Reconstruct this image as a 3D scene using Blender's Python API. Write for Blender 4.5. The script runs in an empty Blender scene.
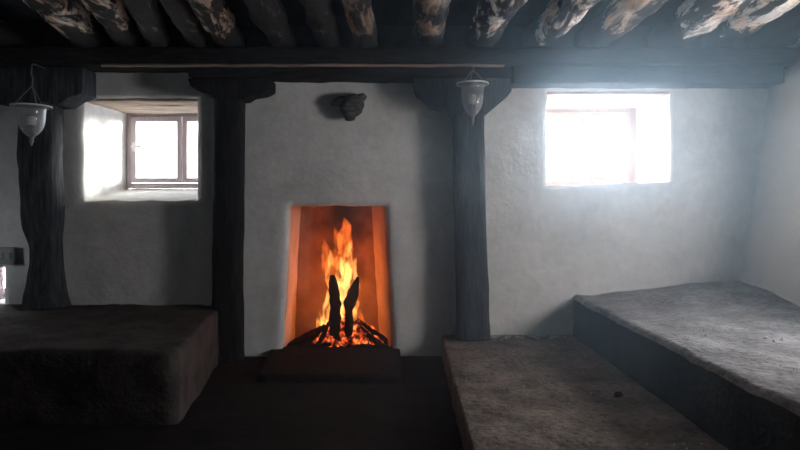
import bpy, bmesh, math, random
from mathutils import Vector, noise
random.seed(7)
S = bpy.context.scene
COL = S.collection
F, CX, HY, CZ = 600.0, 400.0, 209.0, 1.42      # focal in px, principal x, horizon y, eye height

def P(px, py, d):
    return Vector(((px - CX) / F * d, d, CZ + (HY - py) / F * d))

def nz(x, y, z, s=1.0, o=0.0):
    return noise.noise(Vector((x * s + o, y * s + o * .37, z * s - o * .71)))

def fb(x, y, z, s=1.0, o=0.0):
    return nz(x, y, z, s, o) + .5 * nz(x, y, z, s * 2.1, o + 3) + .25 * nz(x, y, z, s * 4.3, o + 9)

def sm(t):
    t = max(0., min(1., t)); return t * t * (3 - 2 * t)

# ------------------------------------------------------------------ materials
def newmat(name):
    m = bpy.data.materials.new(name); m.use_nodes = True
    nt = m.node_tree; nt.nodes.clear()
    out = nt.nodes.new('ShaderNodeOutputMaterial')
    return m, nt, out

def N(nt, t, **kw):
    n = nt.nodes.new(t)
    for k, v in kw.items():
        if k in n.inputs: n.inputs[k].default_value = v
        else: setattr(n, k, v)
    return n

def ramp(nt, stops, fac):
    r = nt.nodes.new('ShaderNodeValToRGB')
    e = r.color_ramp.elements
    while len(e) < len(stops): e.new(.5)
    for i, (p, c) in enumerate(stops):
        e[i].position = p; e[i].color = (c[0], c[1], c[2], 1)
    nt.links.new(fac, r.inputs[0]); return r.outputs[0]

def coords(nt, scale=(1, 1, 1), rot=(0, 0, 0)):
    tc = N(nt, 'ShaderNodeTexCoord'); mp = N(nt, 'ShaderNodeMapping')
    mp.inputs['Scale'].default_value = scale; mp.inputs['Rotation'].default_value = rot
    nt.links.new(tc.outputs['Object'], mp.inputs[0]); return mp.outputs[0]

def mixc(nt, fac, a, b, mode='MIX'):
    m = nt.nodes.new('ShaderNodeMix'); m.data_type = 'RGBA'; m.blend_type = mode
    if hasattr(fac, 'links'): nt.links.new(fac, m.inputs[0])
    else: m.inputs[0].default_value = fac
    for v, i in ((a, 6), (b, 7)):
        if hasattr(v, 'links'): nt.links.new(v, m.inputs[i])
        else: m.inputs[i].default_value = (v[0], v[1], v[2], 1)
    return m.outputs[2]

def surface(name, stops, scale=4, stretch=(1, 1, 1), detail=6, rough=.9, bump=.4, bscale=30, fine=None, spec=.04, bdist=.02):
    """noise-coloured, bumped principled material"""
    m, nt, out = newmat(name)
    co = coords(nt, stretch)
    n1 = N(nt, 'ShaderNodeTexNoise', Scale=scale, Detail=detail, Roughness=.62)
    nt.links.new(co, n1.inputs['Vector'])
    c = ramp(nt, stops, n1.outputs['Fac'])
    n2 = N(nt, 'ShaderNodeTexNoise', Scale=bscale, Detail=8, Roughness=.65)
    nt.links.new(co, n2.inputs['Vector'])
    if fine:
        f = ramp(nt, fine, n2.outputs['Fac']); c = mixc(nt, 1.0, c, f, 'MULTIPLY')
    b = N(nt, 'ShaderNodeBsdfPrincipled', Roughness=rough)
    b.inputs['Specular IOR Level'].default_value = spec
    nt.links.new(c, b.inputs['Base Color'])
    bp = N(nt, 'ShaderNodeBump', Strength=bump, Distance=bdist)
    nt.links.new(n2.outputs['Fac'], bp.inputs['Height']); nt.links.new(bp.outputs[0], b.inputs['Normal'])
    nt.links.new(b.outputs[0], out.inputs['Surface'])
    return m

g = lambda v, t=(1, 1, 1): (v * t[0], v * t[1], v * t[2])
M = {}
M['plaster'] = surface('white_plaster', [(.25, (.60, .59, .56)), (.5, (.76, .75, .72)), (.75, (.85, .84, .81))], 2.2, bump=.32, bscale=14,
                       fine=[(.3, g(.86)), (.65, g(1))], bdist=.03)
M['wall_side'] = surface('side_plaster', [(.25, (.76, .73, .67)), (.75, (.88, .85, .79))], 2.0, bump=.4, bscale=12, bdist=.03)
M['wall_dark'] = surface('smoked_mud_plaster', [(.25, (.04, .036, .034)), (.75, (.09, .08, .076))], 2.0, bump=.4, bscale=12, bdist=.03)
M['soot'] = surface('sooty_wood', [(.3, (.006, .005, .006)), (.55, (.017, .014, .014)), (.8, (.04, .032, .030))], 5, (6, 6, 1), bump=.6, bscale=9, rough=.75)
M['soot_x'] = surface('sooty_beam_wood', [(.3, (.007, .006, .006)), (.55, (.021, .017, .017)), (.8, (.05, .04, .037))], 5, (1, 6, 6), bump=.6, bscale=9, rough=.75)
M['post_grey'] = surface('smoked_grey_wood', [(.3, (.02, .022, .026)), (.55, (.05, .053, .058)), (.8, (.10, .10, .105))], 5, (6, 6, .8), bump=.7, bscale=8, rough=.8)
M['batten'] = surface('pale_batten_wood', [(.3, (.16, .11, .09)), (.7, (.42, .31, .25))], 3, (1, 8, 8), bump=.3, bscale=10)
M['ceiling'] = surface('sooty_ceiling', [(.3, (.014, .015, .018)), (.7, (.05, .05, .054))], 4, (3, 1, 1), bump=.5, bscale=12)
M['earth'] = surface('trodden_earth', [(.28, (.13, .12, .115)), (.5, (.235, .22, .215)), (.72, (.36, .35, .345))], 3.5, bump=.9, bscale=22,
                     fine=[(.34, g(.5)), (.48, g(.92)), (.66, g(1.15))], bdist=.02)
M['earth_brown'] = surface('brown_earth', [(.28, (.08, .062, .052)), (.5, (.165, .133, .112)), (.72, (.26, .21, .18))], 4, bump=.9, bscale=26,
                           fine=[(.34, g(.5)), (.48, g(.92)), (.66, g(1.15))], bdist=.02)
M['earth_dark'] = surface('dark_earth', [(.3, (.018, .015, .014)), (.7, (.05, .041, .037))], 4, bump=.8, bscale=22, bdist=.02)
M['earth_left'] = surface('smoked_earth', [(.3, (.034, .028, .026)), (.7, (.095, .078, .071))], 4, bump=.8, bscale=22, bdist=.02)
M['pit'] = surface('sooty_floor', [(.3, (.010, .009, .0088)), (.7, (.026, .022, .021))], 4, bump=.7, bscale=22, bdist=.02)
M['lintel'] = surface('lintel_wood', [(.3, (.22, .16, .12)), (.7, (.5, .40, .32))], 3, (1, 8, 6), bump=.5, bscale=10)
M['sash'] = surface('window_wood', [(.3, (.40, .34, .36)), (.7, (.54, .48, .50))], 5, (5, 5, 1), bump=.2, bscale=12, rough=.6)
M['sash_pale'] = surface('pale_window_wood', [(.3, (.26, .17, .12)), (.7, (.40, .28, .21))], 5, (5, 5, 1), bump=.2, bscale=12, rough=.6)
M['char'] = surface('charred_wood', [(.3, (.006, .005, .005)), (.7, (.025, .02, .018))], 8, (3, 3, 1), bump=1., bscale=18, rough=.85)
M['iron'] = surface('dark_iron', [(.3, (.10, .10, .11)), (.7, (.2, .2, .21))], 9, bump=.2, rough=.5, spec=.6)
M['crumb'] = surface('pale_crumbs', [(.3, (.25, .24, .23)), (.7, (.55, .53, .5))], 30, bump=.3)
M['handle'] = surface('pale_handle', [(.3, (.62, .6, .6)), (.7, (.75, .73, .73))], 9, bump=.05, rough=.4)
M['candle'] = surface('candle_wax', [(.3, (.78, .76, .72)), (.7, (.86, .84, .8))], 9, bump=.05, rough=.5)
M['switch'] = surface('grey_switch_plastic', [(.3, (.36, .36, .36)), (.7, (.44, .44, .44))], 9, bump=.05, rough=.5)
M['stone'] = surface('blackened_stub_wood', [(.3, (.03, .026, .024)), (.55, (.085, .08, .075)), (.8, (.17, .16, .15))], 14, (1, 1, 3), bump=1, bscale=20)

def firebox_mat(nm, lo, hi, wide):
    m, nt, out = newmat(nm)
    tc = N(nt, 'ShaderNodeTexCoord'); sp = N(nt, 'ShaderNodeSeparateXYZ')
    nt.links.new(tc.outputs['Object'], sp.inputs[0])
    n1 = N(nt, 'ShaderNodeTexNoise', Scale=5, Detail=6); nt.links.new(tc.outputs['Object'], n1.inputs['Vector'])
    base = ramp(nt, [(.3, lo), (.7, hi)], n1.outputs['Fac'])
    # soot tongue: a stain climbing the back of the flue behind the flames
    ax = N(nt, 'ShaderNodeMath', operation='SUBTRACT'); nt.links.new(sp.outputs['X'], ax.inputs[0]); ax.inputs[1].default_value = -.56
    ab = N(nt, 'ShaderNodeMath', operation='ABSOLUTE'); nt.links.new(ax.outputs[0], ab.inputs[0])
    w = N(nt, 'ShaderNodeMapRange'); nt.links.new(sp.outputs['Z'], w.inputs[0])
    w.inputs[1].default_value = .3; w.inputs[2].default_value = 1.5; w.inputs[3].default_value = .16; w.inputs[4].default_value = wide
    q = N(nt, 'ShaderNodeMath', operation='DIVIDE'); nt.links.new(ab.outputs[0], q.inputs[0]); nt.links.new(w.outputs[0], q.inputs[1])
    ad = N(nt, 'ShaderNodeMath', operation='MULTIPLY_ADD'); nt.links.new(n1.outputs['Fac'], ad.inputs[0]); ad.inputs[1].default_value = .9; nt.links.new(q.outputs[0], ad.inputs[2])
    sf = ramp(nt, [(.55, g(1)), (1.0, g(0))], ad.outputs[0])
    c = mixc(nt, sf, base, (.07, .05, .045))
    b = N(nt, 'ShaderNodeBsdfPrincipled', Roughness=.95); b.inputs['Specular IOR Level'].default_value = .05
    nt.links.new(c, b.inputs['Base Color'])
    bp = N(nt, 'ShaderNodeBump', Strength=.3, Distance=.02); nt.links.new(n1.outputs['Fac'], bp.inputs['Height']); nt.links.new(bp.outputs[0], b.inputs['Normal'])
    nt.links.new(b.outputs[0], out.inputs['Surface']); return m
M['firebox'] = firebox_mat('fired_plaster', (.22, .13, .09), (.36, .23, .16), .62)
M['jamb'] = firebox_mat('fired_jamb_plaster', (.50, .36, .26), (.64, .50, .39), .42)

def rafter_mat(name, pale, t0, t1):
    """smoke-blackened log from which bark and soot have flaked in long pale patches"""
    m, nt, out = newmat(name)
    co = coords(nt, (7, 1.7, 7)); cf = coords(nt, (14, 2.6, 14))
    n1 = N(nt, 'ShaderNodeTexNoise', Scale=1.0, Detail=8, Roughness=.68, Distortion=.5); nt.links.new(co, n1.inputs['Vector'])
    n2 = N(nt, 'ShaderNodeTexNoise', Scale=1.0, Detail=6, Roughness=.7, Distortion=.8); nt.links.new(cf, n2.inputs['Vector'])
    tc = N(nt, 'ShaderNodeTexCoord'); sy = N(nt, 'ShaderNodeSeparateXYZ'); nt.links.new(tc.outputs['Object'], sy.inputs[0])
    # soot crust where the logs pass over the wall plate
    so = N(nt, 'ShaderNodeMapRange'); nt.links.new(sy.outputs['Y'], so.inputs[0])
    so.inputs[1].default_value = 4.75; so.inputs[2].default_value = 5.25; so.inputs[3].default_value = 0; so.inputs[4].default_value = .22
    sb = N(nt, 'ShaderNodeMath', operation='SUBTRACT'); nt.links.new(n1.outputs['Fac'], sb.inputs[0]); nt.links.new(so.outputs[0], sb.inputs[1])
    mask = ramp(nt, [(t0, g(0)), (t1, g(1))], sb.outputs[0])
    grain = ramp(nt, [(.36, g(.06)), (.46, g(.65)), (.6, g(1.0))], n2.outputs['Fac'])
    n3 = N(nt, 'ShaderNodeTexNoise', Scale=2.2, Detail=2); nt.links.new(coords(nt), n3.inputs['Vector'])
    tint = ramp(nt, [(.4, pale), (.62, (pale[0] * 1.02, pale[1] * .82, pale[2] * .68))], n3.outputs['Fac'])
    c = mixc(nt, mask, (.020, .019, .020), mixc(nt, 1.0, tint, grain, 'MULTIPLY'))
    b = N(nt, 'ShaderNodeBsdfPrincipled', Roughness=.8); b.inputs['Specular IOR Level'].default_value = .15
    nt.links.new(c, b.inputs['Base Color'])
    bp = N(nt, 'ShaderNodeBump', Strength=.9, Distance=.03); nt.links.new(n2.outputs['Fac'], bp.inputs['Height']); nt.links.new(bp.outputs[0], b.inputs['Normal'])
    nt.links.new(b.outputs[0], out.inputs['Surface']); return m
M['raf_dark'] = rafter_mat('rafter_log_black', (.26, .22, .2), .56, .66)
M['raf_mid'] = rafter_mat('rafter_log_brown', (.78, .64, .52), .48, .55)
M['raf_dim'] = rafter_mat('rafter_log_grey', (.42, .36, .31), .47, .57)
M['raf_pale'] = rafter_mat('rafter_log_pale', (.92, .86, .79), .46, .53)

def glass_mat(name, tint, gloss):
    m, nt, out = newmat(name)
    t = N(nt, 'ShaderNodeBsdfTransparent'); t.inputs[0].default_value = (*tint, 1)
    gl = N(nt, 'ShaderNodeBsdfGlossy', Roughness=.05)
    mx = N(nt, 'ShaderNodeMixShader'); mx.inputs[0].default_value = gloss
    nt.links.new(t.outputs[0], mx.inputs[1]); nt.links.new(gl.outputs[0], mx.inputs[2]); nt.links.new(mx.outputs[0], out.inputs['Surface'])
    return m
M['pane'] = glass_mat('window_glass', (.97, .98, 1), .03)
M['pane_dimming'] = glass_mat('dimming_window_glass', (.36, .365, .37), .03)  # grey tint added to cut the daylight coming through the left window

def lantern_glass():
    m, nt, out = newmat('lantern_glass')
    gl = N(nt, 'ShaderNodeBsdfGlass', IOR=1.45, Roughness=.02); gl.inputs[0].default_value = (.95, .96, .97, 1)
    tr = N(nt, 'ShaderNodeBsdfTranslucent'); tr.inputs[0].default_value = (.9, .9, .92, 1)
    tp = N(nt, 'ShaderNodeBsdfTransparent')
    df = N(nt, 'ShaderNodeBsdfDiffuse'); df.inputs[0].default_value = (.9, .9, .92, 1)
    a = N(nt, 'ShaderNodeMixShader'); a.inputs[0].default_value = .5
    nt.links.new(tr.outputs[0], a.inputs[1]); nt.links.new(df.outputs[0], a.inputs[2])
    b = N(nt, 'ShaderNodeMixShader'); b.inputs[0].default_value = .2
    nt.links.new(gl.outputs[0], b.inputs[1]); nt.links.new(tp.outputs[0], b.inputs[2])
    c = N(nt, 'ShaderNodeMixShader'); c.inputs[0].default_value = .15
    nt.links.new(b.outputs[0], c.inputs[1]); nt.links.new(a.outputs[0], c.inputs[2])
    nt.links.new(c.outputs[0], out.inputs['Surface']); return m
M['lantern_glass'] = lantern_glass()

FZ0, FZ1 = .15, 1.36
def flame_mat(name, gain, hot):
    m, nt, out = newmat(name)
    tc = N(nt, 'ShaderNodeTexCoord'); sp = N(nt, 'ShaderNodeSeparateXYZ'); nt.links.new(tc.outputs['Object'], sp.inputs[0])
    h = N(nt, 'ShaderNodeMapRange'); nt.links.new(sp.outputs['Z'], h.inputs[0])
    h.inputs[1].default_value = FZ0; h.inputs[2].default_value = FZ1
    if hot: st = [(.0, (1, .36, .07)), (.45, (1, .42, .11)), (.8, (1, .28, .05)), (1, (1, .2, .03))]
    else: st = [(.0, (1, .20, .03)), (.6, (1, .19, .028)), (1, (1, .15, .02))]
    c = ramp(nt, st, h.outputs[0])
    mp = N(nt, 'ShaderNodeMapping'); mp.inputs['Scale'].default_value = (16, 16, 6); nt.links.new(tc.outputs['Object'], mp.inputs[0])
    n = N(nt, 'ShaderNodeTexNoise', Scale=1, Detail=3, Distortion=.6); nt.links.new(mp.outputs[0], n.inputs['Vector'])
    s = N(nt, 'ShaderNodeMapRange'); nt.links.new(n.outputs['Fac'], s.inputs[0])
    s.inputs[1].default_value = .44; s.inputs[2].default_value = .64; s.inputs[3].default_value = .02 * gain; s.inputs[4].default_value = gain
    e = N(nt, 'ShaderNodeEmission'); nt.links.new(c, e.inputs[0]); nt.links.new(s.outputs[0], e.inputs[1])
    nt.links.new(e.outputs[0], out.inputs['Volume'])
    return m
M['flame'] = flame_mat('flame', 14, False)
M['flame_hot'] = flame_mat('hot_flame', 38, True)

def ember_mat():
    m, nt, out = newmat('glowing_embers')
    co = coords(nt, (1, 1, 1))
    n = N(nt, 'ShaderNodeTexNoise', Scale=17, Detail=4, Roughness=.6); nt.links.new(co, n.inputs['Vector'])
    col = ramp(nt, [(.45, (.6, .03, .005)), (.62, (1, .16, .03)), (.75, (1, .4, .12))], n.outputs['Fac'])
    st = N(nt, 'ShaderNodeMapRange'); nt.links.new(n.outputs['Fac'], st.inputs[0])
    st.inputs[1].default_value = .44; st.inputs[2].default_value = .68; st.inputs[3].default_value = .0; st.inputs[4].default_value = 2.0
    b = N(nt, 'ShaderNodeBsdfPrincipled', Roughness=.9); b.inputs['Base Color'].default_value = (.03, .02, .018, 1)
    nt.links.new(col, b.inputs['Emission Color']); nt.links.new(st.outputs[0], b.inputs['Emission Strength'])
    nt.links.new(b.outputs[0], out.inputs['Surface']); return m
M['ember'] = ember_mat()

# ------------------------------------------------------------------ mesh helpers
def obj(name, verts, faces, mat, parent=None, smooth=True, fix=True):
    me = bpy.data.meshes.new(name); me.from_pydata([tuple(v) for v in verts], [], faces)
    if fix:
        bm = bmesh.new(); bm.from_mesh(me); bmesh.ops.recalc_face_normals(bm, faces=bm.faces); bm.to_mesh(me); bm.free()
    if smooth:
        me.polygons.foreach_set('use_smooth', [True] * len(me.polygons))
    me.materials.append(M[mat] if isinstance(mat, str) else mat)
    o = bpy.data.objects.new(name, me); COL.objects.link(o)
    if parent: o.parent = parent; o.matrix_parent_inverse = parent.matrix_world.inverted()
    return o

def tag(o, label=None, cat=None, group=None, kind=None):
    if label: o['label'] = label
    if cat: o['category'] = cat
    if group: o['group'] = group
    if kind: o['kind'] = kind
    return o

def empty(name, loc=(0, 0, 0)):
    o = bpy.data.objects.new(name, None); COL.objects.link(o); o.location = loc; o.empty_display_size = .1
    bpy.context.view_layer.update(); return o

def tube(pts, radii, seg=14, rough=.0, rs=8., o=0., power=2.0, ry=1.0, closed=True):
    """noisy tube along a polyline; power > 2 squares the section"""
    V, Fc = [], []
    n = len(pts)
    up0 = Vector((0, 1, 0)) if abs((pts[-1] - pts[0]).normalized().y) < .8 else Vector((0, 0, 1))
    for i, p in enumerate(pts):
        t = (pts[min(i + 1, n - 1)] - pts[max(i - 1, 0)]).normalized()
        a = t.cross(up0).normalized(); b = a.cross(t).normalized()
        for k in range(seg):
            th = 2 * math.pi * k / seg; c, s = math.cos(th), math.sin(th)
            q = (abs(c) ** power + abs(s) ** power) ** (-1 / power)
            d = a * c * q + b * s * q * ry
            pp = p + d * radii[i]
            r = radii[i] * (1 + rough * fb(pp.x, pp.y, pp.z, rs, o))
            V.append(p + d * r)
    for i in range(n - 1):
        for k in range(seg):
            k2 = (k + 1) % seg
            Fc.append((i * seg + k, i * seg + k2, (i + 1) * seg + k2, (i + 1) * seg + k))
    if closed:
        Fc.append(tuple(range(seg))[::-1]); Fc.append(tuple((n - 1) * seg + k for k in range(seg)))
    return V, Fc

def spline(ctrl, n):
    """Catmull-Rom through (Vector, radius)"""
    P_, R_ = [], []
    m = len(ctrl) - 1
    for j in range(n + 1):
        t = j / n * m; i = min(int(t), m - 1); u = t - i
        c = [ctrl[max(0, i - 1)], ctrl[i], ctrl[i + 1], ctrl[min(m, i + 2)]]
        def cr(a, b, cc, d): return .5 * ((2 * b) + (cc - a) * u + (2 * a - 5 * b + 4 * cc - d) * u * u + (3 * b - a - 3 * cc + d) * u ** 3)
        P_.append(cr(*[x[0] for x in c])); R_.append(max(.001, cr(*[x[1] for x in c])))
    return P_, R_

def box_grid(x0, x1, y0, y1, z0, z1, step=.06, amp=.006, o=0., s=6., r=.012):
    """solid box with subdivided, rounded, slightly uneven faces"""
    bm = bmesh.new(); bmesh.ops.create_cube(bm, size=1)
    bmesh.ops.scale(bm, vec=(x1 - x0, y1 - y0, z1 - z0), verts=bm.verts)
    bmesh.ops.translate(bm, vec=((x0 + x1) / 2, (y0 + y1) / 2, (z0 + z1) / 2), verts=bm.verts)
    if r > 0: bmesh.ops.bevel(bm, geom=bm.edges[:], offset=r, segments=2, affect='EDGES', profile=.5)
    for ax, (a, b) in enumerate(((x0, x1), (y0, y1), (z0, z1))):
        k = min(160, int((b - a) / step))
        for i in range(1, k):
            co = [0, 0, 0]; co[ax] = a + (b - a) * i / k; no = [0, 0, 0]; no[ax] = 1
            bmesh.ops.bisect_plane(bm, geom=bm.verts[:] + bm.edges[:] + bm.faces[:], plane_co=co, plane_no=no)
    for v in bm.verts:
        c = v.co
        v.co = c + Vector((fb(c.x, c.y, c.z, s, o), fb(c.x, c.y, c.z, s, o + 20), fb(c.x, c.y, c.z, s, o + 40))) * amp
    bm.verts.ensure_lookup_table(); bm.verts.index_update()
    V = [v.co.copy() for v in bm.verts]; Fc = [tuple(v.index for v in f.verts) for f in bm.faces]
    bm.free(); return V, Fc

def prism(poly, y0, y1, ny=4, amp=.006, o=0.):
    """extrude an xz outline from y0 to y1, edges eased and uneven"""
    bm = bmesh.new()
    vs = [bm.verts.new((x, y0, z)) for x, z in poly]; f = bm.faces.new(vs)
    r = bmesh.ops.extrude_face_region(bm, geom=[f])
    bmesh.ops.translate(bm, vec=(0, y1 - y0, 0), verts=[v for v in r['geom'] if isinstance(v, bmesh.types.BMVert)])
    bmesh.ops.recalc_face_normals(bm, faces=bm.faces)
    bmesh.ops.bevel(bm, geom=bm.edges[:], offset=.012, segments=2, affect='EDGES', profile=.5)
    for v in bm.verts:
        c = v.co; v.co = c + Vector((fb(*c, 7, o), fb(*c, 7, o + 20), fb(*c, 7, o + 40))) * amp
    bm.verts.index_update()
    V = [v.co.copy() for v in bm.verts]; Fc = [tuple(v.index for v in q.verts) for q in bm.faces]
    bm.free(); return V, Fc

def lathe(profile, c, seg=28):
    V, Fc = [], []
    for r, z in profile:
        for k in range(seg):
            a = 2 * math.pi * k / seg
            V.append(Vector((c[0] + r * math.cos(a), c[1] + r * math.sin(a), c[2] + z)))
    for i in range(len(profile) - 1):
        for k in range(seg):
            k2 = (k + 1) % seg
            Fc.append((i * seg + k, i * seg + k2, (i + 1) * seg + k2, (i + 1) * seg + k))
    return V, Fc

def merge(*parts):
    V, Fc = [], []
    for v, f in parts:
        o = len(V); V += list(v); Fc += [tuple(i + o for i in q) for q in f]
    return V, Fc

FIRST_SKIRT = [0]
def mud_block(c, base, ztop, step=.06, r=.04, amp=.012, batter=.0, o=0.):
    """block with rounded uneven edges. c = four (x, y) corners of the top, in order; ztop(x, y) height"""
    A, B, C_, D = [Vector((x, y, 0)) for x, y in c]
    nu = max(4, int(max((B - A).length, (C_ - D).length) / step)); nv = max(4, int(max((D - A).length, (C_ - B).length) / step))
    V, Fc = [], []
    for j in range(nv + 1):
        for i in range(nu + 1):
            u, v = i / nu, j / nv
            p = A.lerp(B, u).lerp(D.lerp(C_, u), v); z = ztop(p.x, p.y)
            V.append(Vector((p.x, p.y, z + amp * fb(p.x, p.y, 0, 3.2, o) * .8 + amp * .35 * fb(p.x, p.y, 0, 13, o))))
    W = nu + 1
    for j in range(nv):
        for i in range(nu): Fc.append((j * W + i, j * W + i + 1, (j + 1) * W + i + 1, (j + 1) * W + i))
    per = [i for i in range(nu)] + [j * W + nu for j in range(nv)] + [nv * W + nu - i for i in range(nu)] + [(nv - j) * W for j in range(nv)]
    cen = (A + B + C_ + D) / 4; L = len(per)
    nor = []
    for k in range(L):
        t = V[per[(k + 1) % L]] - V[per[k - 1]]; n_ = Vector((t.y, -t.x, 0)).normalized()
        m = V[per[k]]; nor.append(n_)
    if sum((V[per[k]] - cen).to_2d().dot(nor[k].to_2d()) for k in range(L)) < 0: nor = [-n_ for n_ in nor]
    prev = per
    hs = [(r * (math.sin(a)), r * (1 - math.cos(a))) for a in (.5, 1.05, 1.57)]
    k_down = 6
    rows = [(out, dn, None) for out, dn in hs] + [(None, None, q / k_down) for q in range(1, k_down + 1)]
    for out, dn, q in rows:
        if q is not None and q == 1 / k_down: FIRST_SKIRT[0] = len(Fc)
        cur = []
        for k in range(L):
            p = V[per[k]]
            if q is None: x = p + nor[k] * out - Vector((0, 0, dn))
            else:
                zt = p.z - r; z = zt + (base - zt) * q
                x = Vector((p.x, p.y, z)) + nor[k] * (r + batter * q)
                x += nor[k] * amp * .9 * fb(x.x, x.y, x.z, 4, o + 5) * (1 if q < 1 else .5)
            cur.append(len(V)); V.append(x)
        for k in range(L): Fc.append((prev[k], prev[(k + 1) % L], cur[(k + 1) % L], cur[k]))
        prev = cur
    Fc.append(tuple(prev[::-1]))
    return V, Fc

# ------------------------------------------------------------------ the room shell
BY = 5.5          # front face of the back wall
XL, XR, YF, ZT = -4.6, 3.12, -1.3, 3.12
BX = lambda px: (px - CX) / F * BY
BZ = lambda py: CZ + (HY - py) / F * BY
holes = [
    dict(n='win_l', x0=BX(82), x1=BX(197), z0=BZ(201), z1=BZ(98), back=(-2.90, -1.70, 1.64, 2.455), d=.95),
    dict(n='win_r', x0=BX(547), x1=BX(671), z0=BZ(184), z1=BZ(91), back=(1.36, 2.50, 1.66, 2.50), d=.95),
    dict(n='fire', x0=BX(289), x1=BX(385), z0=BZ(350), z1=BZ(206), back=None, d=.06),
    dict(n='low', x0=-4.3, x1=BX(3.2), z0=.55, z1=BZ(268), back=(-4.35, -3.72, .52, 1.0), d=.6),
]
def lines(keys, step):
    keys = sorted(set(keys)); out = [keys[0]]
    for a, b in zip(keys, keys[1:]):
        k = max(1, int(math.ceil((b - a) / step)))
        out += [a + (b - a) * i / k for i in range(1, k + 1)]
    return out
def build_back_wall():
    xs = lines([XL - .1, 3.9] + [h[k] for h in holes for k in ('x0', 'x1')], .05)
    zs = lines([-.05, ZT] + [h[k] for h in holes for k in ('z0', 'z1')], .05)
    fx0, fx1, fz0, fz1 = holes[2]['x0'], holes[2]['x1'], holes[2]['z0'], holes[2]['z1']
    V, Fc, idx = [], [], {}
    def pos(x, z):
        X, Z = x, z
        f = 1 - (z - fz0) / (fz1 - fz0); f = max(0, min(1, f))
        X -= .066 * f ** 1.5 * math.exp(-((x - fx0) / .22) ** 2); X += .072 * f ** 1.2 * math.exp(-((x - fx1) / .22) ** 2)
        h = holes[1]; t = (x - h['x0']) / (h['x1'] - h['x0'])
        if -.2 < t < 1.2: Z += (.5 - t) * -.045 * math.exp(-((z - h['z0']) / .15) ** 2)
        y = BY + .016 * fb(x, 0, z, .9, 2) + .006 * fb(x, 0, z, 4, 7)
        X += .008 * nz(x, 1, z, 6, 4); Z += .008 * nz(x, 2, z, 6, 8)
        return Vector((X, y, Z))
    for j, z in enumerate(zs):
        for i, x in enumerate(xs):
            idx[i, j] = len(V); V.append(pos(x, z))
    e = 1e-6
    def inside(h, x, z): return h['x0'] + e < x < h['x1'] - e and h['z0'] + e < z < h['z1'] - e
    for j in range(len(zs) - 1):
        for i in range(len(xs) - 1):
            cx, cz = (xs[i] + xs[i + 1]) / 2, (zs[j] + zs[j + 1]) / 2
            if any(inside(h, cx, cz) for h in holes): continue
            Fc.append((idx[i, j], idx[i + 1, j], idx[i + 1, j + 1], idx[i, j + 1]))
    near = lambda L, v: min(range(len(L)), key=lambda k: abs(L[k] - v))
    rims = {}
    for h in holes:
        i0, i1, j0, j1 = near(xs, h['x0']), near(xs, h['x1']), near(zs, h['z0']), near(zs, h['z1'])
        per = [(i, j0) for i in range(i0, i1)] + [(i1, j) for j in range(j0, j1)] + [(i, j1) for i in range(i1, i0, -1)] + [(i0, j) for j in range(j1, j0, -1)]
        prm = [((xs[i] - h['x0']) / (h['x1'] - h['x0']), (zs[j] - h['z0']) / (h['z1'] - h['z0'])) for i, j in per]
        prev = [idx[p] for p in per]; front = [V[k].copy() for k in prev]
        for k in prev: V[k].y += .018
        rims[h['n']] = front
        back = h['back'] or (h['x0'] , h['x1'], h['z0'], h['z1'])
        for t in ([.05, .12, .25, .5, .75, 1.0] if h['back'] else [1.0]):
            cur = []
            for (u, v), p in zip(prm, front):
                q = Vector((back[0] + (back[1] - back[0]) * u, BY + h['d'], back[2] + (back[3] - back[2]) * v))
                if not h['back']: q = Vector((p.x, BY + h['d'], p.z))
                w = p.lerp(q, t); am = .012 if t < 1 else 0
                w += Vector((nz(*w, 5, 1), 0, nz(*w, 5, 6))) * am
                cur.append(len(V)); V.append(w)
            L = len(per)
            for k in range(L): Fc.append((prev[k], prev[(k + 1) % L], cur[(k + 1) % L], cur[k]))
            prev = cur
    tag(obj('wall_back', V, Fc, 'plaster', fix=False), kind='structure')
build_back_wall()

SW0, SW1, SZ0, SZ1 = 2.7, 3.65, 1.3, 2.1
def wall_x(z): return XR + (z - .77) * .155
def build_right_wall():
    ys = lines([YF, SW0, SW1, BY + .05], .08); zs = lines([-.05, SZ0, SZ1, ZT], .08)
    V, Fc, idx = [], [], {}
    for j, z in enumerate(zs):
        for i, y in enumerate(ys):
            x = wall_x(z) + .022 * fb(0, y, z, 1.3, 5) + .006 * fb(0, y, z, 5, 1)
            idx[i, j] = len(V); V.append(Vector((x, y, z)))
    for j in range(len(zs) - 1):
        for i in range(len(ys) - 1):
            cy, cz = (ys[i] + ys[i + 1]) / 2, (zs[j] + zs[j + 1]) / 2
            if SW0 < cy < SW1 and SZ0 < cz < SZ1: continue
            Fc.append((idx[i, j], idx[i + 1, j], idx[i + 1, j + 1], idx[i, j + 1]))
    tag(obj('wall_right', V, Fc, 'wall_side', fix=False), kind='structure')
build_right_wall()
def left_wall():
    ys, zs = [YF, 4.58, 4.74, BY + .1], [-.05, 1.15, 1.37, ZT]
    V = [Vector((XL, y, z)) for z in zs for y in ys]; Fc = []
    for j in range(3):
        for i in range(3):
            if i == 1 and j == 1: continue
            Fc.append((j * 4 + i, j * 4 + i + 1, (j + 1) * 4 + i + 1, (j + 1) * 4 + i))
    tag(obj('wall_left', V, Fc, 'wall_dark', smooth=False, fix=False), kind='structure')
left_wall()
FW0, FW1, GZ0, GZ1 = -2.6, -1.9, 1.3, 2.1
def front_wall():
    xs, zs = [XL, FW0, FW1, 3.9], [-.05, GZ0, GZ1, ZT]
    V = [Vector((x, YF, z)) for z in zs for x in xs]; Fc = []
    for j in range(3):
        for i in range(3):
            Fc.append((j * 4 + i, j * 4 + i + 1, (j + 1) * 4 + i + 1, (j + 1) * 4 + i))
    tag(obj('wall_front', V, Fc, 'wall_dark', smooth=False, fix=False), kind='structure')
front_wall()
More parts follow.
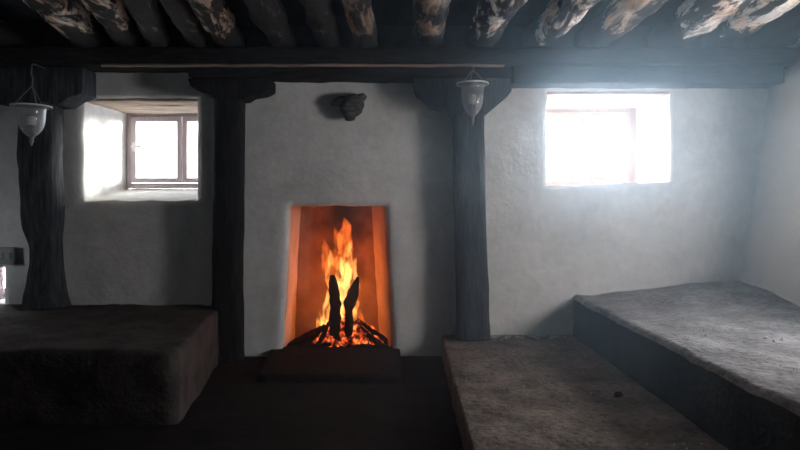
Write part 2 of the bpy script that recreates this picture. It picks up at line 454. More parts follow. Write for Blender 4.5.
def slab(name, mat, z, amp, s, x0=XL - .05, x1=3.9, y0=YF - .05, y1=BY + .06, step=.09, o=0.):
    xs, ys = lines([x0, x1], step), lines([y0, y1], step); V, Fc = [], []
    for y in ys:
        for x in xs: V.append(Vector((x, y, z + amp * fb(x, y, 0, s, o))))
    W = len(xs)
    for j in range(len(ys) - 1):
        for i in range(W - 1): Fc.append((j * W + i, j * W + i + 1, (j + 1) * W + i + 1, (j + 1) * W + i))
    tag(obj(name, V, Fc, mat, fix=False), kind='structure')
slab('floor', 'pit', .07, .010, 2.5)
slab('ceiling', 'ceiling', 3.09, .012, 1.5, o=3)
V, Fc = box_grid(XL, 3.6, 5.468, 5.49, 2.78, 3.1, .12, .003, 60)
tag(obj('trim_1', V, Fc, 'ceiling'), kind='structure')

V, Fc = box_grid(3.62, 6.4, 3.77, 4.07, -.05, 3.4, .3, .01, 71)  # added fin, out of view, keeping the low sun out of the side opening
tag(obj('sun_blocker', V, Fc, 'wall_side'), kind='structure')
# ------------------------------------------------------------------ benches, walkway, hearth
def bench_r_top(x, y): return .632 + .12 * sm((y - 4.2) / 1.25) * sm((x - 1.62) / 1.3)
V, Fc = mud_block([(1.63, -1.2), (3.20, -1.2), (3.20, 5.50), (1.62, 5.50)], .235, bench_r_top, r=.04, amp=.016, batter=.0, o=1.)
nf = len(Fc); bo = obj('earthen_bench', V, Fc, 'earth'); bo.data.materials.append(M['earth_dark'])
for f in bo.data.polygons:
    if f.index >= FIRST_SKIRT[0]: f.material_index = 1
tag(bo, 'wide grey earthen bench along the right wall, under the glaring window', 'bench')
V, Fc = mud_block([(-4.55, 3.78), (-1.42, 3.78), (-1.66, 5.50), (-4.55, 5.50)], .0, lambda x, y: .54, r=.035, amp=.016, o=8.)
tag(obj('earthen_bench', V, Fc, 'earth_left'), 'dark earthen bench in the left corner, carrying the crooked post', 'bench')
V, Fc = mud_block([(.31, -1.2), (1.66, -1.2), (1.66, 5.50), (.40, 5.50)], .0, lambda x, y: .262, r=.02, amp=.012, o=15.)
tag(obj('raised_walkway', V, Fc, 'earth_brown'), 'low brown earth walkway between the dark floor pit and the right bench', 'walkway')
V, Fc = mud_block([(-1.10, 4.68), (-.0, 4.68), (-.02, 5.57), (-1.18, 5.57)], .0, lambda x, y: .136, r=.02, amp=.012, o=22.)
tag(obj('hearth_slab', V, Fc, 'char'), 'low dark hearth slab on the floor before the burning fireplace', 'hearth')

# loose dirt
def crumbs(name, spots, label, mat):
    V, Fc = [], []
    for x, y, z, r in spots:
        o = len(V); rr = [r * random.uniform(.6, 1.3) for _ in range(6)]
        for d, k in zip(((1, 0, 0), (0, 1, 0), (-1, 0, 0), (0, -1, 0), (0, 0, .8), (0, 0, -.5)), rr): V.append(Vector((x + d[0] * k, y + d[1] * k, z + d[2] * k)))
        for k in range(4): Fc += [(o + k, o + (k + 1) % 4, o + 4), (o + (k + 1) % 4, o + k, o + 5)]
    tag(obj(name, V, Fc, mat, smooth=False), label, 'crumbs', kind='stuff')
sp = []
for _ in range(150):
    x, y = random.uniform(1.75, 3.0), random.uniform(2.6, 5.3); sp.append((x, y, bench_r_top(x, y) + .006, random.uniform(.004, .012)))
for _ in range(30):
    x, y = random.gauss(2.62, .22), random.gauss(3.55, .22); sp.append((x, y, bench_r_top(x, y) + .008, random.uniform(.006, .02)))
crumbs('plaster_crumbs', sp, 'pale plaster crumbs strewn on top of the right bench', 'crumb')
sp = []
for _ in range(70):
    sp.append((random.uniform(.78, 1.5), 5.44 - abs(random.gauss(0, .06)), .272, random.uniform(.006, .022)))
for _ in range(60):
    sp.append((random.uniform(.45, 1.5), random.uniform(2.8, 5.3), .268, random.uniform(.004, .010)))
crumbs('dirt_crumbs', sp, 'dirt crumbs along the wall foot and on the brown walkway', 'crumb')
p = P(619, 396, 1.15 * F / (396 - HY)); V, Fc = tube([p + Vector((-.03, 0, .0)), p + Vector((-.015, 0, .006)), p + Vector((.012, .01, .007)), p + Vector((.03, .012, .002))], [.005, .02, .018, .004], 8, .2, 20)
tag(obj('charcoal_lump', V, Fc, 'char'), 'small black lump lying on the brown walkway beside the right bench', 'charcoal')

# ------------------------------------------------------------------ beams, posts
def beam(name, px0, px1, d0, d1, py_t, py_b, mat, label, cat='beam', o=0., amp=.008):
    dd = d0
    x0, x1 = (px0 - CX) / F * dd, (px1 - CX) / F * dd
    V, Fc = box_grid(x0, x1, d0, d1, CZ + (HY - py_b) / F * dd, CZ + (HY - py_t) / F * dd, .08, amp, o)
    return tag(obj(name, V, Fc, mat), label, cat)
beam('wall_plate', -95, 797, 5.16, 5.49, 47, 64, 'soot_x', 'long blackened wall plate carrying the ends of the log rafters', o=1)
beam('ceiling_beam', 188, 512, 5.26, 5.49, 62.5, 77.5, 'soot_x', 'blackened beam over the fireplace, resting on the two middle posts', o=2)
beam('ceiling_beam', 512.6, 785, 5.24, 5.49, 61.5, 83, 'soot_x', 'smoky beam above the right window, running into the right wall', o=5)
beam('ceiling_beam', -95, 187.4, 5.28, 5.49, 62.5, 67.5, 'soot_x', 'thin black beam over the left window and crooked post', o=9)
beam('wooden_batten', 100, 505, 5.125, 5.158, 63.5, 66.5, 'batten', 'long thin pale batten nailed along the front of the black beam', 'batten', o=11, amp=.004)

def post(name, ctrl, mat, label, corbel, cd, o, rough=.05, ry=.9):
    e = empty(name, (ctrl[0][0].x, ctrl[0][0].y, ctrl[0][0].z)); tag(e, label, 'post')
    pts, rr = spline(ctrl, 46)
    V, Fc = tube(pts, rr, 20, rough, 3.5, o, 4.5, ry); obj('shaft', V, Fc, mat, e)
    poly = [((x - CX) / F * cd[0], CZ + (HY - y) / F * cd[0]) for x, y in corbel]
    V, Fc = prism(poly, cd[0], cd[1], o=o); obj('corbel', V, Fc, mat, e)
    return e
def pc(px0, px1, py, d): return (P((px0 + px1) / 2, py, d), (px1 - px0) / 2 / F * d)
post('wooden_post', [pc(213, 243, 362, 5.36), pc(214, 242, 290, 5.36), pc(215, 243, 200, 5.36), pc(216, 244, 97, 5.36)], 'soot',
     'black squared post between the left window and the fireplace',
     [(187, 77.8), (270, 77.8), (270, 89), (262, 93), (250, 95), (244, 99), (215, 99), (210, 95), (199, 92), (190, 86)], (5.24, 5.48), 3)
post('wooden_post', [pc(455, 490, 337.5, 5.36), pc(456, 488, 290, 5.36), pc(454, 485, 200, 5.36), pc(453, 484, 113, 5.36)], 'post_grey',
     'grey smoked post right of the fireplace, standing behind the right lantern',
     [(413, 77.8), (511.5, 77.8), (512, 91), (500, 102), (487, 113), (453, 115), (446, 109), (431, 105), (423, 97), (416, 92)], (5.24, 5.48), 13)
post('wooden_post', [pc(27, 66, 308, 5.32), pc(31, 61, 285, 5.33), pc(33, 59, 250, 5.33), pc(27, 60, 215, 5.33), pc(24, 59, 170, 5.33), pc(23, 57, 105, 5.33)], 'post_grey',
     'crooked dark post standing on the left bench behind the left lantern',
     [(-24, 66.3), (82, 66.3), (82, 94), (70, 97), (60, 104), (22, 106), (8, 104), (-24, 99)], (5.22, 5.48), 23, .09)

# ------------------------------------------------------------------ rafters
RAF = [  # x at y=0, x and y at the visible end, radius, material, label
    (-70, 18, 42, .135, 'raf_mid', 'brown flaking log rafter at the far left, above the left lantern'),
    (54, 96, 38, .150, 'raf_mid', 'thick pale-flaked log rafter above the crooked post, second from the left'),
    (100, 124, 35, .115, 'raf_mid', 'slimmer brown log rafter above the left window, hard against the thick pale one'),
    (140, 153, 30, .105, 'raf_dark', 'dim brown log rafter above the left window, fourth from the left'),
    (174, 196, 33, .095, 'raf_dark', 'narrow black log rafter just left of the pale-streaked one above the left middle post'),
    (207, 228, 36, .125, 'raf_mid', 'grey-streaked log rafter above the left middle post'),
    (262, 280, 36, .115, 'raf_dark', 'blackened log rafter first right of the left middle post'),
    (317, 328, 34, .110, 'raf_dark', 'blackened log rafter above the fireplace, left of the knotty one'),
    (357, 363, 30, .105, 'raf_dim', 'knotty log rafter straight above the wooden stub in the wall'),
    (431, 430, 38, .135, 'raf_dim', 'rough grey log rafter running straight back, left of the right lantern'),
    (501, 476, 46, .145, 'raf_pale', 'pale-streaked log rafter directly above the right lantern'),
    (576, 533, 43, .135, 'raf_pale', 'grey log rafter just left of the right window, first right of the right lantern'),
    (642, 583, 46, .130, 'raf_pale', 'pale log rafter above the left end of the right window'),
    (722, 650, 48, .150, 'raf_pale', 'thick speckled log rafter above the right end of the right window'),
    (775, 708, 47, .120, 'raf_pale', 'pale log rafter with two knot holes, right of the right window'),
    (838, 752, 46, .130, 'raf_dark', 'dim log rafter nearest to the right wall'),
]
for k, (xa, xb, yb, r, mat, lab) in enumerate(RAF):
    za = 2.812 + r
    d0 = (za - CZ) * F / HY; d1 = (za - CZ) * F / (HY - yb)
    a = Vector(((xa - CX) / F * d0, d0, za)); b = Vector(((xb - CX) / F * d1, d1, za))
    t0, t1 = (-1.1 - a.y) / (b.y - a.y), (5.46 - a.y) / (b.y - a.y)
    n = 110; pts, rr = [], []
    kn = [(random.uniform(2.8, 5.2), random.uniform(.10, .22)) for _ in range(3)]
    for i in range(n + 1):
        q = a.lerp(b, t0 + (t1 - t0) * i / n)
        q.x += .03 * nz(k * 3.1, q.y, 0, .9); q.z += .012 * nz(k * 5.3, q.y, 4, 1.0)
        w = 1 + .06 * nz(k * 7.7, q.y, 2, 2.2) + sum(h * math.exp(-((q.y - c) / .07) ** 2) for c, h in kn) * .6
        pts.append(q); rr.append(r * w * .96)
    V, Fc = tube(pts, rr, 36, .15, 6.5, k * 4.7)
    # keep logs off the wall plate and ceiling boards
    for v in V:
        if v.y > 5.1: v.z = max(v.z, 2.806)
        v.z = min(v.z, 3.08)
    tag(obj('ceiling_rafter', V, Fc, mat), lab, 'rafter', 'log rafters under the ceiling')

# ------------------------------------------------------------------ windows
def window(name, back, y, mat, pane, splits, handle=None):
    x0, x1, z0, z1 = back
    e = empty(name, ((x0 + x1) / 2, y, z0)); tag(e, kind='structure')
    fw = .055
    parts = [box_grid(x0, x0 + fw, y - .04, y + .05, z0, z1, .3, .001, r=.006), box_grid(x1 - fw, x1, y - .04, y + .05, z0, z1, .3, .001, r=.006),
             box_grid(x0 + fw, x1 - fw, y - .04, y + .05, z0, z0 + fw, .3, .001, r=.006), box_grid(x0 + fw, x1 - fw, y - .04, y + .05, z1 - fw, z1, .3, .001, r=.006)]
    V, Fc = merge(*parts); obj('window_frame', V, Fc, mat, e, smooth=False)
    xs = [x0 + fw] + splits + [x1 - fw]; sw = .05
    for a, b in zip(xs, xs[1:]):
        a_, b_, c_, d_ = a + .003, b - .003, z0 + fw + .003, z1 - fw - .003
        V, Fc = merge(box_grid(a_, a_ + sw, y - .06, y - .01, c_, d_, .3, .001, r=.006), box_grid(b_ - sw, b_, y - .06, y - .01, c_, d_, .3, .001, r=.006),
                      box_grid(a_ + sw, b_ - sw, y - .06, y - .01, c_, c_ + sw, .3, .001, r=.006), box_grid(a_ + sw, b_ - sw, y - .06, y - .01, d_ - sw, d_, .3, .001, r=.006))
        s = obj('sash', V, Fc, mat, e, smooth=False)
        V, Fc = box_grid(a_ + sw - .005, b_ - sw + .005, y - .037, y - .033, c_ + sw - .005, d_ - sw + .005, 9, 0, r=0)
        obj('pane', V, Fc, pane, s, smooth=False)
        if handle is not None and a == xs[0]:
            hx, hz = a_ + sw / 2, (c_ + d_) / 2 + .03
            V, Fc = merge(box_grid(hx - .014, hx + .014, y - .068, y - .058, hz - .05, hz + .05, .2, 0, r=.004), box_grid(hx - .012, hx + .09, y - .10, y - .08, hz - .012, hz + .012, .2, 0, r=.005),
                          box_grid(hx - .012, hx + .012, y - .10, y - .06, hz - .012, hz + .012, .2, 0, r=.003))
            obj('handle', V, Fc, handle, s)
    return e
window('window_1', holes[0]['back'], 6.40, 'sash', 'pane_dimming', [-2.305], 'handle')
window('window_2', holes[1]['back'], 6.40, 'sash_pale', 'pane', [1.93], 'handle')
window('window_3', holes[3]['back'], 6.06, 'sash', 'pane', [-4.02])
def lintel(h, top_py, label, o):
    d = BY
    for k in range(3):
        y0 = 5.53 + k * .27
        t = (y0 - BY) / .95; zt = h['z1'] + (h['back'][3] - h['z1']) * t
        xa = h['x0'] + (h['back'][0] - h['x0']) * t; xb = h['x1'] + (h['back'][1] - h['x1']) * t
        V, Fc = box_grid(xa - .04, xb + .04, y0, y0 + .24, zt - .022, zt + .06, .07, .006, o + k * 7)
        tag(obj('lintel_plank', V, Fc, 'lintel'), label[k], 'lintel')
lintel(holes[0], 98, ['foremost wooden lintel plank over the left window recess', 'middle wooden lintel plank over the left window recess', 'wooden lintel plank nearest the sash of the left window'], 2)
lintel(holes[1], 91, ['foremost wooden lintel plank over the glaring right window recess', 'middle wooden lintel plank over the glaring right window recess', 'wooden lintel plank nearest the sash of the glaring right window'], 31)

# ------------------------------------------------------------------ fireplace
fp = empty('fireplace', (-.58, BY + .06, .13)); tag(fp, 'tall white plaster fireplace recess glowing orange around the fire', 'fireplace')
fh = holes[2]; y0, y1 = BY + .045, BY + .56; zf = fh['z0'] - .005
def side(z, right):
    f = max(0, min(1, 1 - (z - fh['z0']) / (fh['z1'] - fh['z0'])))
    return fh['x1'] + .072 * f ** 1.2 if right else fh['x0'] - .066 * f ** 1.5
def back_x(z, right):   # inner corners, px 300 / 371 at the back
    f = max(0, min(1, 1 - (z - fh['z0']) / (fh['z1'] - fh['z0'])))
    return ((371 + 8 * f) - CX) / F * y1 if right else ((301 - 6 * f) - CX) / F * y1
ZF = 2.35
zz = lines([zf, fh['z1'], ZF], .05)
for right in (False, True):
    V, Fc = [], []; n = 8
    for z in zz:
        for i in range(-1, n + 1):
            t = max(0, i) / n; x = side(z, right) * (1 - t) + back_x(z, right) * t; y = y0 + (y1 - y0) * t
            V.append(Vector((x + .010 * fb(x, y, z, 5, 3) + (0 if i >= 0 else .12 if right else -.12), y, z)))
    n += 1
    for j in range(len(zz) - 1):
        for i in range(n): Fc.append((j * (n + 1) + i, j * (n + 1) + i + 1, (j + 1) * (n + 1) + i + 1, (j + 1) * (n + 1) + i))
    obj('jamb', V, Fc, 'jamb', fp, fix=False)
V, Fc = [], []; n = 16
for z in zz:
    for i in range(n + 1):
        t = i / n; x = back_x(z, False) * (1 - t) + back_x(z, True) * t
        x += -.12 if i == 0 else .12 if i == n else 0
        V.append(Vector((x, y1 + .04 * math.sin(math.pi * t) - (.03 if i in (1, n - 1) else 0) + (.012 * fb(x, 0, z, 4, 9) if 0 < i < n else 0), z)))
for j in range(len(zz) - 1):
    for i in range(n): Fc.append((j * (n + 1) + i, j * (n + 1) + i + 1, (j + 1) * (n + 1) + i + 1, (j + 1) * (n + 1) + i))
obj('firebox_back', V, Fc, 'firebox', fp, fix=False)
V = [Vector(v) for v in ((side(zf, False) - .02, y0 - .01, zf), (side(zf, True) + .02, y0 - .01, zf), (back_x(zf, True) + .02, y1 + .06, zf), (back_x(zf, False) - .02, y1 + .06, zf))]
obj('firebox_floor', V, [(0, 1, 2, 3)], 'pit', fp, smooth=False, fix=False)
V = [Vector((x, y, z)) for x, y, z in ((fh['x0'] - .05, y0, fh['z1']), (fh['x1'] + .05, y0, fh['z1']), (fh['x1'] + .05, y0, ZF), (fh['x0'] - .05, y0, ZF), (fh['x1'] + .05, y1 + .08, ZF), (fh['x0'] - .05, y1 + .08, ZF))]
obj('flue', V, [(0, 1, 2, 3), (3, 2, 4, 5)], 'soot', fp, smooth=False, fix=False)

# the burning wood
FD = 5.78
def stick(name, pts, mat, label, cat='log', o=0., group=None, seg=10, rough=.22, thick=1.0):
    ctrl = [(P(x, y, d), r * thick / F * d) for x, y, d, r in pts]
    a, r = spline(ctrl, 22); V, Fc = tube(a, r, seg, rough, 16, o, 2.6)
    return tag(obj(name, V, Fc, mat), label, cat, group)
lg = 'burning logs in the fireplace'
stick('burning_log', [(334.5, 347, 5.66, 5.2), (335, 325, 5.69, 6.4), (335, 300, 5.72, 5.8), (333, 283, 5.75, 4.6), (332, 275, 5.76, 2.2)], 'char', 'taller charred log standing upright in the flames, the left one of two', o=1, group=lg, rough=.34, thick=.92, seg=14)
stick('burning_log', [(348, 347, 5.66, 4.2), (349, 325, 5.69, 4.2), (348.5, 311, 5.71, 4.0), (350, 303, 5.72, 5.6), (353, 293, 5.73, 5.4), (356, 284, 5.74, 3.2), (358, 277, 5.75, 1.4)], 'char', 'shorter charred log standing upright in the flames, the right one of two', o=5, group=lg, rough=.34, seg=14)
SL = [([(288, 346, 5.70, 3.5), (303, 338, 5.74, 5), (322, 328, 5.80, 4)], 'charred stick leaning into the fire from the far left'),
      ([(298, 347, 5.62, 3), (311, 339, 5.66, 4.5), (325, 325, 5.72, 3)], 'charred stick leaning into the fire in front of the leftmost one'),
      ([(316, 346, 5.60, 3), (322, 338, 5.64, 4), (329, 322, 5.70, 2.5)], 'short charred stick against the foot of the left upright log'),
      ([(392, 346, 5.72, 4), (376, 335, 5.76, 6), (357, 320, 5.82, 3.6)], 'thick charred stick leaning into the fire from the far right'),
      ([(386, 348, 5.62, 3.4), (374, 340, 5.66, 4.6), (360, 327, 5.72, 3)], 'charred stick leaning into the fire in front of the thick right one'),
      ([(306, 348, 5.58, 3), (318, 346, 5.58, 3.6), (331, 344, 5.60, 2.6)], 'charred stick lying flat at the left front of the ember bed'),
      ([(352, 347, 5.58, 2.6), (366, 346, 5.58, 3.4), (381, 348, 5.58, 2.6)], 'charred stick lying flat at the right front of the ember bed')]
for k, (pts, lab) in enumerate(SL): stick('firewood_stick', pts, 'char', lab, 'firewood', 9 + 3 * k, 'charred sticks around the ember bed', thick=.66)
# ember bed: one heap of broken glowing coals
V, Fc = [], []
for k in range(380):
    a = random.uniform(0, 6.28); q = random.random() ** .6
    x = -.50 + math.cos(a) * q * .34; y = 5.78 + math.sin(a) * q * .17
    z = .135 + .25 * (1 - q) ** .8 * random.uniform(.3, 1) + .012
    bm = bmesh.new(); bmesh.ops.create_icosphere(bm, subdivisions=1, radius=random.uniform(.018, .04))
    o = len(V); bm.verts.index_update(); sx, sy, sz = [random.uniform(.6, 1.4) for _ in range(3)]
    for v in bm.verts:
        jit = 1 + .25 * nz(*(v.co * 60), 1, k); V.append(Vector((x + v.co.x * sx * jit, y + v.co.y * sy * jit, z + v.co.z * sz * jit)))
    Fc += [tuple(v.index + o for v in f.verts) for f in bm.faces]; bm.free()
tag(obj('ember_bed', V, Fc, 'ember', smooth=False), 'heap of glowing orange embers under the flames in the fireplace', 'embers', kind='stuff')

# flames
fire = empty('fire', P(341, 347, 5.80)); tag(fire, 'tall orange and yellow fire burning around the upright logs', 'fire')
TG = [  # control points (x, y, depth, radius px), hot?
    ([(345, 285, 5.84, 6), (347, 262, 5.84, 9), (344, 243, 5.84, 9), (347, 229, 5.84, 7), (344, 217, 5.84, .6)], 0),
    ([(338, 280, 5.86, 5), (336, 258, 5.86, 7), (338, 240, 5.86, 6), (334, 226, 5.86, .6)], 0),
    ([(334, 292, 5.88, 5), (329, 270, 5.88, 7), (326, 252, 5.88, 6), (324, 239, 5.88, .6)], 0),
    ([(331, 290, 5.83, 3), (328, 274, 5.83, 4), (331, 258, 5.83, 3), (329, 246, 5.83, .5)], 1),
    ([(342, 345, 5.84, 7), (343, 320, 5.84, 9), (342, 295, 5.84, 9), (347, 272, 5.84, 7), (348, 252, 5.84, 5), (353, 238, 5.84, .6)], 1),
    ([(336, 335, 5.86, 8), (333, 312, 5.86, 8), (338, 290, 5.86, 6), (340, 270, 5.86, 5), (341, 254, 5.86, .6)], 1),
    ([(331, 340, 5.82, 7), (324, 326, 5.82, 7), (322, 314, 5.82, 4.5), (327, 300, 5.82, 3), (328, 288, 5.82, .5)], 1),
    ([(322, 342, 5.80, 5), (318, 334, 5.80, 4.5), (319, 326, 5.80, 3), (316, 318, 5.80, .5)], 1),
    ([(352, 330, 5.84, 6), (354, 310, 5.84, 5), (357, 295, 5.84, 4), (360, 282, 5.84, .6)], 1),
    ([(350, 300, 5.85, 5), (355, 285, 5.85, 6), (353, 268, 5.85, 4), (357, 256, 5.85, .5)], 1),
    ([(342, 346, 5.70, 2.5), (342, 325, 5.72, 3), (341, 305, 5.74, 2.5), (343, 290, 5.75, .5)], 1),
    ([(358, 335, 5.82, 5), (362, 322, 5.82, 4), (358, 308, 5.82, 2.5), (361, 298, 5.82, .5)], 0),
    ([(372, 342, 5.78, 4), (374, 334, 5.78, 3), (371, 326, 5.78, .5)], 0),
]
for k, (pts, hot) in enumerate(TG):
    a, r = spline([(P(x, y, d), rr * .82 / F * d) for x, y, d, rr in pts], 40)
    a = [q + Vector((.012 * nz(0, k * 3, q.z, 9), .006 * nz(4, k * 5, q.z, 9), 0)) * min(1, i / 10) for i, q in enumerate(a)]
    V, Fc = tube(a, r, 14, .34, 13, k * 2.3)
    obj('flame_tongue', V, Fc, 'flame_hot' if hot else 'flame', fire)

# ------------------------------------------------------------------ stub above the fireplace
e = empty('wooden_stub', P(352, 107, BY)); tag(e, 'blackened wooden stub sticking out of the white wall above the fireplace', 'stub')
c = P(352, 105, 5.30)
V, Fc = tube([P(352, 105, 5.52), P(352, 105.5, 5.47), P(352, 106, 5.42), P(352, 106.5, 5.385), P(352, 107, 5.365)], [.098, .108, .112, .100, .05], 22, .16, 9, 3)
obj('stub_end', V, Fc, 'stone', e)
V, Fc = tube([P(346, 101, 5.45), P(339, 101.5, 5.43), P(333, 104, 5.42), P(330.5, 105, 5.42)], [.05, .05, .028, .006], 12, .15, 12, 8)
obj('splinter', V, Fc, 'stone', e)
V, Fc = tube([P(349, 110, 5.40), P(349.5, 115, 5.41), P(350, 119.5, 5.43)], [.07, .058, .046], 14, .15, 12, 18)
obj('lower_lump', V, Fc, 'stone', e)
V, Fc = tube([P(359, 98, 5.43), P(363, 97, 5.42), P(366, 98.5, 5.42)], [.04, .036, .02], 12, .15, 12, 28)
obj('bark_flap', V, Fc, 'stone', e)

# grey switch box at the far left
V, Fc = box_grid(BX(0), BX(17.5), BY - .045, BY + .005, BZ(264), BZ(247), .05, .001, r=.008)
e = obj('switch_box', V, Fc, 'switch'); tag(e, 'small grey switch box on the wall left of the crooked post', 'switch')
for q in (4.5, 12):
    V, Fc = box_grid(BX(q - 2), BX(q + 2), BY - .054, BY - .044, BZ(258.5), BZ(252.5), .2, 0, r=.003); obj('switch_toggle', V, Fc, 'switch', e)

# ------------------------------------------------------------------ lanterns
def lantern(px, py_rim, d, r, py_tip, py_hook, label, chain_top):
    c = P(px, py_rim, d); e = empty('hanging_lantern', c); tag(e, label, 'lantern', 'glass bell lanterns hung from the beam')
    H = (py_tip - py_rim) / F * d
    pr = [(1.0, .0), (.97, .03), (.84, -.005), (.73, -.05), (.68, -.12), (.67, -.30), (.645, -.42), (.56, -.54), (.42, -.64), (.27, -.71), (.13, -.755), (.0005, -.765)]
    prof = [(q * r, z * H) for q, z in pr]
    V, Fc = lathe(prof, c, 36); b = obj('glass_bell', V, Fc, 'lantern_glass', e)
    md = b.modifiers.new('wall', 'SOLIDIFY'); md.thickness = .004; md.offset = -1
    sb = b.modifiers.new('smooth', 'SUBSURF'); sb.levels = 1; sb.render_levels = 1
    rim = lathe([(1.0 * r, .012 * H), (1.03 * r, .03 * H), (1.03 * r, .0), (.99 * r, -.01 * H), (1.0 * r, .012 * H)], c, 36); obj('rim_band', *rim, 'candle', e)
    fin = lathe([(.0005, -.74 * H), (.13 * r, -.745 * H), (.16 * r, -.78 * H), (.09 * r, -.82 * H), (.13 * r, -.87 * H), (.07 * r, -.92 * H), (.05 * r, -.97 * H), (.0005, -H)], c, 14); obj('finial', *fin, 'iron', e)
    cup = lathe([(.0005, -.70 * H), (.20 * r, -.68 * H), (.12 * r, -.60 * H), (.26 * r, -.50 * H), (.24 * r, -.47 * H), (.0005, -.47 * H)], c, 16); obj('candle_cup', *cup, 'iron', e)
    cd = lathe([(.22 * r, -.475 * H), (.225 * r, -.26 * H), (.18 * r, -.24 * H), (.0005, -.23 * H)], c, 16); obj('candle', *cd, 'candle', e)
    top = P(px + .5, py_hook, d); L = (top - c).z
    for k in range(3):
        a = math.radians(100 + 120 * k); s = c + Vector((math.cos(a) * r * .8, math.sin(a) * r * .8, .01))
        V, Fc = tube([s, s.lerp(top, .5) + Vector((0, 0, .004)), top], [.004] * 3, 6); obj('hanger_wire', V, Fc, 'iron', e)
    ct = P(px + .5, chain_top, d)
    pts = [top + Vector((0, 0, -.01)), top.lerp(ct, .3) + Vector((.008, 0, 0)), top.lerp(ct, .6) + Vector((-.006, 0, 0)), ct, ct + Vector((0, .02, .012)), Vector((ct.x, 5.175, ct.z + .015))]
    V, Fc = tube(pts, [.007, .005, .006, .006, .006, .006], 8); obj('hook', V, Fc, 'iron', e)
lantern(472.5, 84.5, 5.06, .132, 126, 70, 'clear glass bell lantern hanging in front of the grey right post', 65)
lantern(31.5, 107, 5.00, .150, 146, 86, 'clear glass bell lantern hanging at the far left before the crooked post', 65)

# ------------------------------------------------------------------ smoke
m, nt, out = newmat('wood_smoke')
tc = N(nt, 'ShaderNodeTexCoord'); spx = N(nt, 'ShaderNodeSeparateXYZ'); nt.links.new(tc.outputs['Object'], spx.inputs[0])
mr = N(nt, 'ShaderNodeMapRange', interpolation_type='SMOOTHSTEP'); nt.links.new(spx.outputs['X'], mr.inputs[0])
mr.inputs[1].default_value = -1.6; mr.inputs[2].default_value = 1.8; mr.inputs[3].default_value = .004; mr.inputs[4].default_value = .09
ns = N(nt, 'ShaderNodeTexNoise', Scale=.9, Detail=1.5); nt.links.new(tc.outputs['Object'], ns.inputs['Vector'])
nm = N(nt, 'ShaderNodeMapRange'); nt.links.new(ns.outputs['Fac'], nm.inputs[0]); nm.inputs[1].default_value = .3; nm.inputs[2].default_value = .7; nm.inputs[3].default_value = .5; nm.inputs[4].default_value = 1.5
mu = N(nt, 'ShaderNodeMath', operation='MULTIPLY'); nt.links.new(mr.outputs[0], mu.inputs[0]); nt.links.new(nm.outputs[0], mu.inputs[1])
yr = N(nt, 'ShaderNodeMapRange', interpolation_type='SMOOTHSTEP'); nt.links.new(spx.outputs['Y'], yr.inputs[0])
yr.inputs[1].default_value = 1.5; yr.inputs[2].default_value = 4.8; yr.inputs[3].default_value = .05; yr.inputs[4].default_value = 1
m2 = N(nt, 'ShaderNodeMath', operation='MULTIPLY'); nt.links.new(mu.outputs[0], m2.inputs[0]); nt.links.new(yr.outputs[0], m2.inputs[1]); mu = m2
vd = N(nt, 'ShaderNodeVectorMath', operation='DISTANCE'); nt.links.new(tc.outputs['Object'], vd.inputs[0]); vd.inputs[1].default_value = (1.95, 5.0, 1.85)
br = N(nt, 'ShaderNodeMapRange', interpolation_type='SMOOTHERSTEP'); nt.links.new(vd.outputs['Value'], br.inputs[0])
br.inputs[1].default_value = 1.9; br.inputs[2].default_value = .1; br.inputs[3].default_value = 0; br.inputs[4].default_value = .115
m3 = N(nt, 'ShaderNodeMath', operation='ADD'); nt.links.new(mu.outputs[0], m3.inputs[0]); nt.links.new(br.outputs[0], m3.inputs[1]); mu = m3
vs = N(nt, 'ShaderNodeVolumeScatter'); vs.inputs['Color'].default_value = (.57, .82, 1, 1); vs.inputs['Anisotropy'].default_value = .55
nt.links.new(mu.outputs[0], vs.inputs['Density']); nt.links.new(vs.outputs[0], out.inputs['Volume'])
M['smoke'] = m
V, Fc = box_grid(XL + .02, 3.6, YF + .02, 5.49, .01, 3.1, 99, 0, r=0)
tag(obj('smoke_haze', V, Fc, 'smoke', smooth=False), 'thin bluish wood smoke hanging in the room, thickest by the right window', 'smoke', kind='stuff')

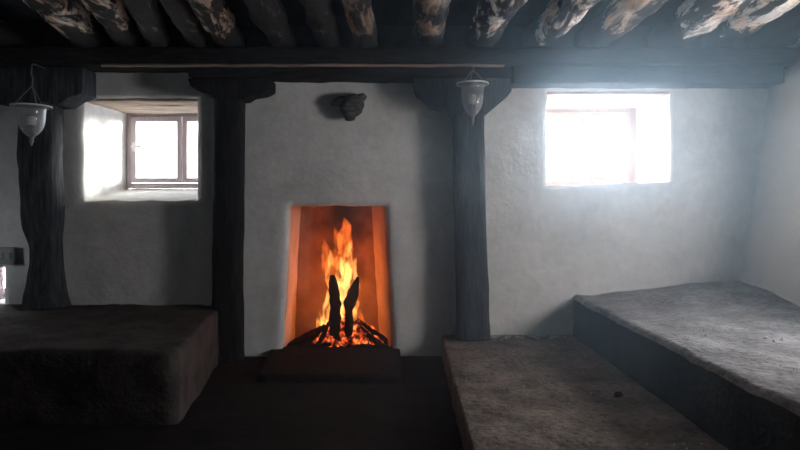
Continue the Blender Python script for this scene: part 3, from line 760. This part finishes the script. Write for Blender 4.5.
# ------------------------------------------------------------------ light
W = bpy.data.worlds.new('overcast_sky'); S.world = W; W.use_nodes = True
bg = W.node_tree.nodes['Background']; bg.inputs[0].default_value = (.90, .95, 1.03, 1); bg.inputs[1].default_value = 34.0
def area(name, loc, rot, sx, sy, power, col=(1, 1, 1), portal=False):
    l = bpy.data.lights.new(name, 'AREA'); l.shape = 'RECTANGLE'; l.size = sx; l.size_y = sy; l.energy = power; l.color = col
    o = bpy.data.objects.new(name, l); COL.objects.link(o); o.location = loc; o.rotation_euler = rot
    if portal: l.cycles.is_portal = True
    return o
for h, y in ((holes[0], 6.5), (holes[1], 6.5), (holes[3], 6.15)):
    b = h['back']; area('sky_portal', ((b[0] + b[1]) / 2, y, (b[2] + b[3]) / 2), (math.radians(-90), 0, 0), b[1] - b[0], b[3] - b[2], 1, portal=True)
area('sky_portal', (XL - .05, 4.66, 1.26), (0, math.radians(-90), 0), .22, .16, 1, portal=True)
area('sky_portal', (3.5, (SW0 + SW1) / 2, (SZ0 + SZ1) / 2), (0, math.radians(90), 0), SZ1 - SZ0, SW1 - SW0, 1, portal=True)
for k, (px, py, d, w) in enumerate(((341, 326, 5.74, 5), (342, 296, 5.80, 5), (345, 250, 5.82, 4), (331, 268, 5.82, 3), (322, 334, 5.72, 3), (366, 336, 5.72, 3))):
    l = bpy.data.lights.new('fire_glow', 'POINT'); l.energy = w * .30; l.color = (1, .13, .012); l.shadow_soft_size = 0
    o = bpy.data.objects.new('fire_glow', l); COL.objects.link(o); o.location = P(px, py, d)

sl = bpy.data.lights.new('low_sun', 'SUN'); sl.energy = 120; sl.angle = math.radians(14); sl.color = (1, .95, .86)
so = bpy.data.objects.new('low_sun', sl); COL.objects.link(so); so.location = (6, 10, 5)
so.rotation_euler = Vector((-1, -.78, -.17)).to_track_quat('-Z', 'Y').to_euler()

# ------------------------------------------------------------------ camera
cam = bpy.data.cameras.new('camera'); cam.sensor_width = 36; cam.lens = F / 800 * 36; cam.shift_y = -(225 - HY) / 800; cam.clip_start = .02
co = bpy.data.objects.new('camera', cam); COL.objects.link(co); co.location = (0, 0, CZ); co.rotation_euler = (math.radians(90), 0, 0)
S.camera = co
S.view_settings.view_transform = 'Standard'; S.view_settings.look = 'None'; S.view_settings.gamma = 1; S.view_settings.exposure = .15
S.view_settings.use_curve_mapping = False
S.cycles.max_bounces = 8; S.cycles.diffuse_bounces = 5; S.cycles.volume_bounces = 1; S.cycles.transparent_max_bounces = 16
S.cycles.use_denoising = True
S.cycles.sample_clamp_indirect = 6
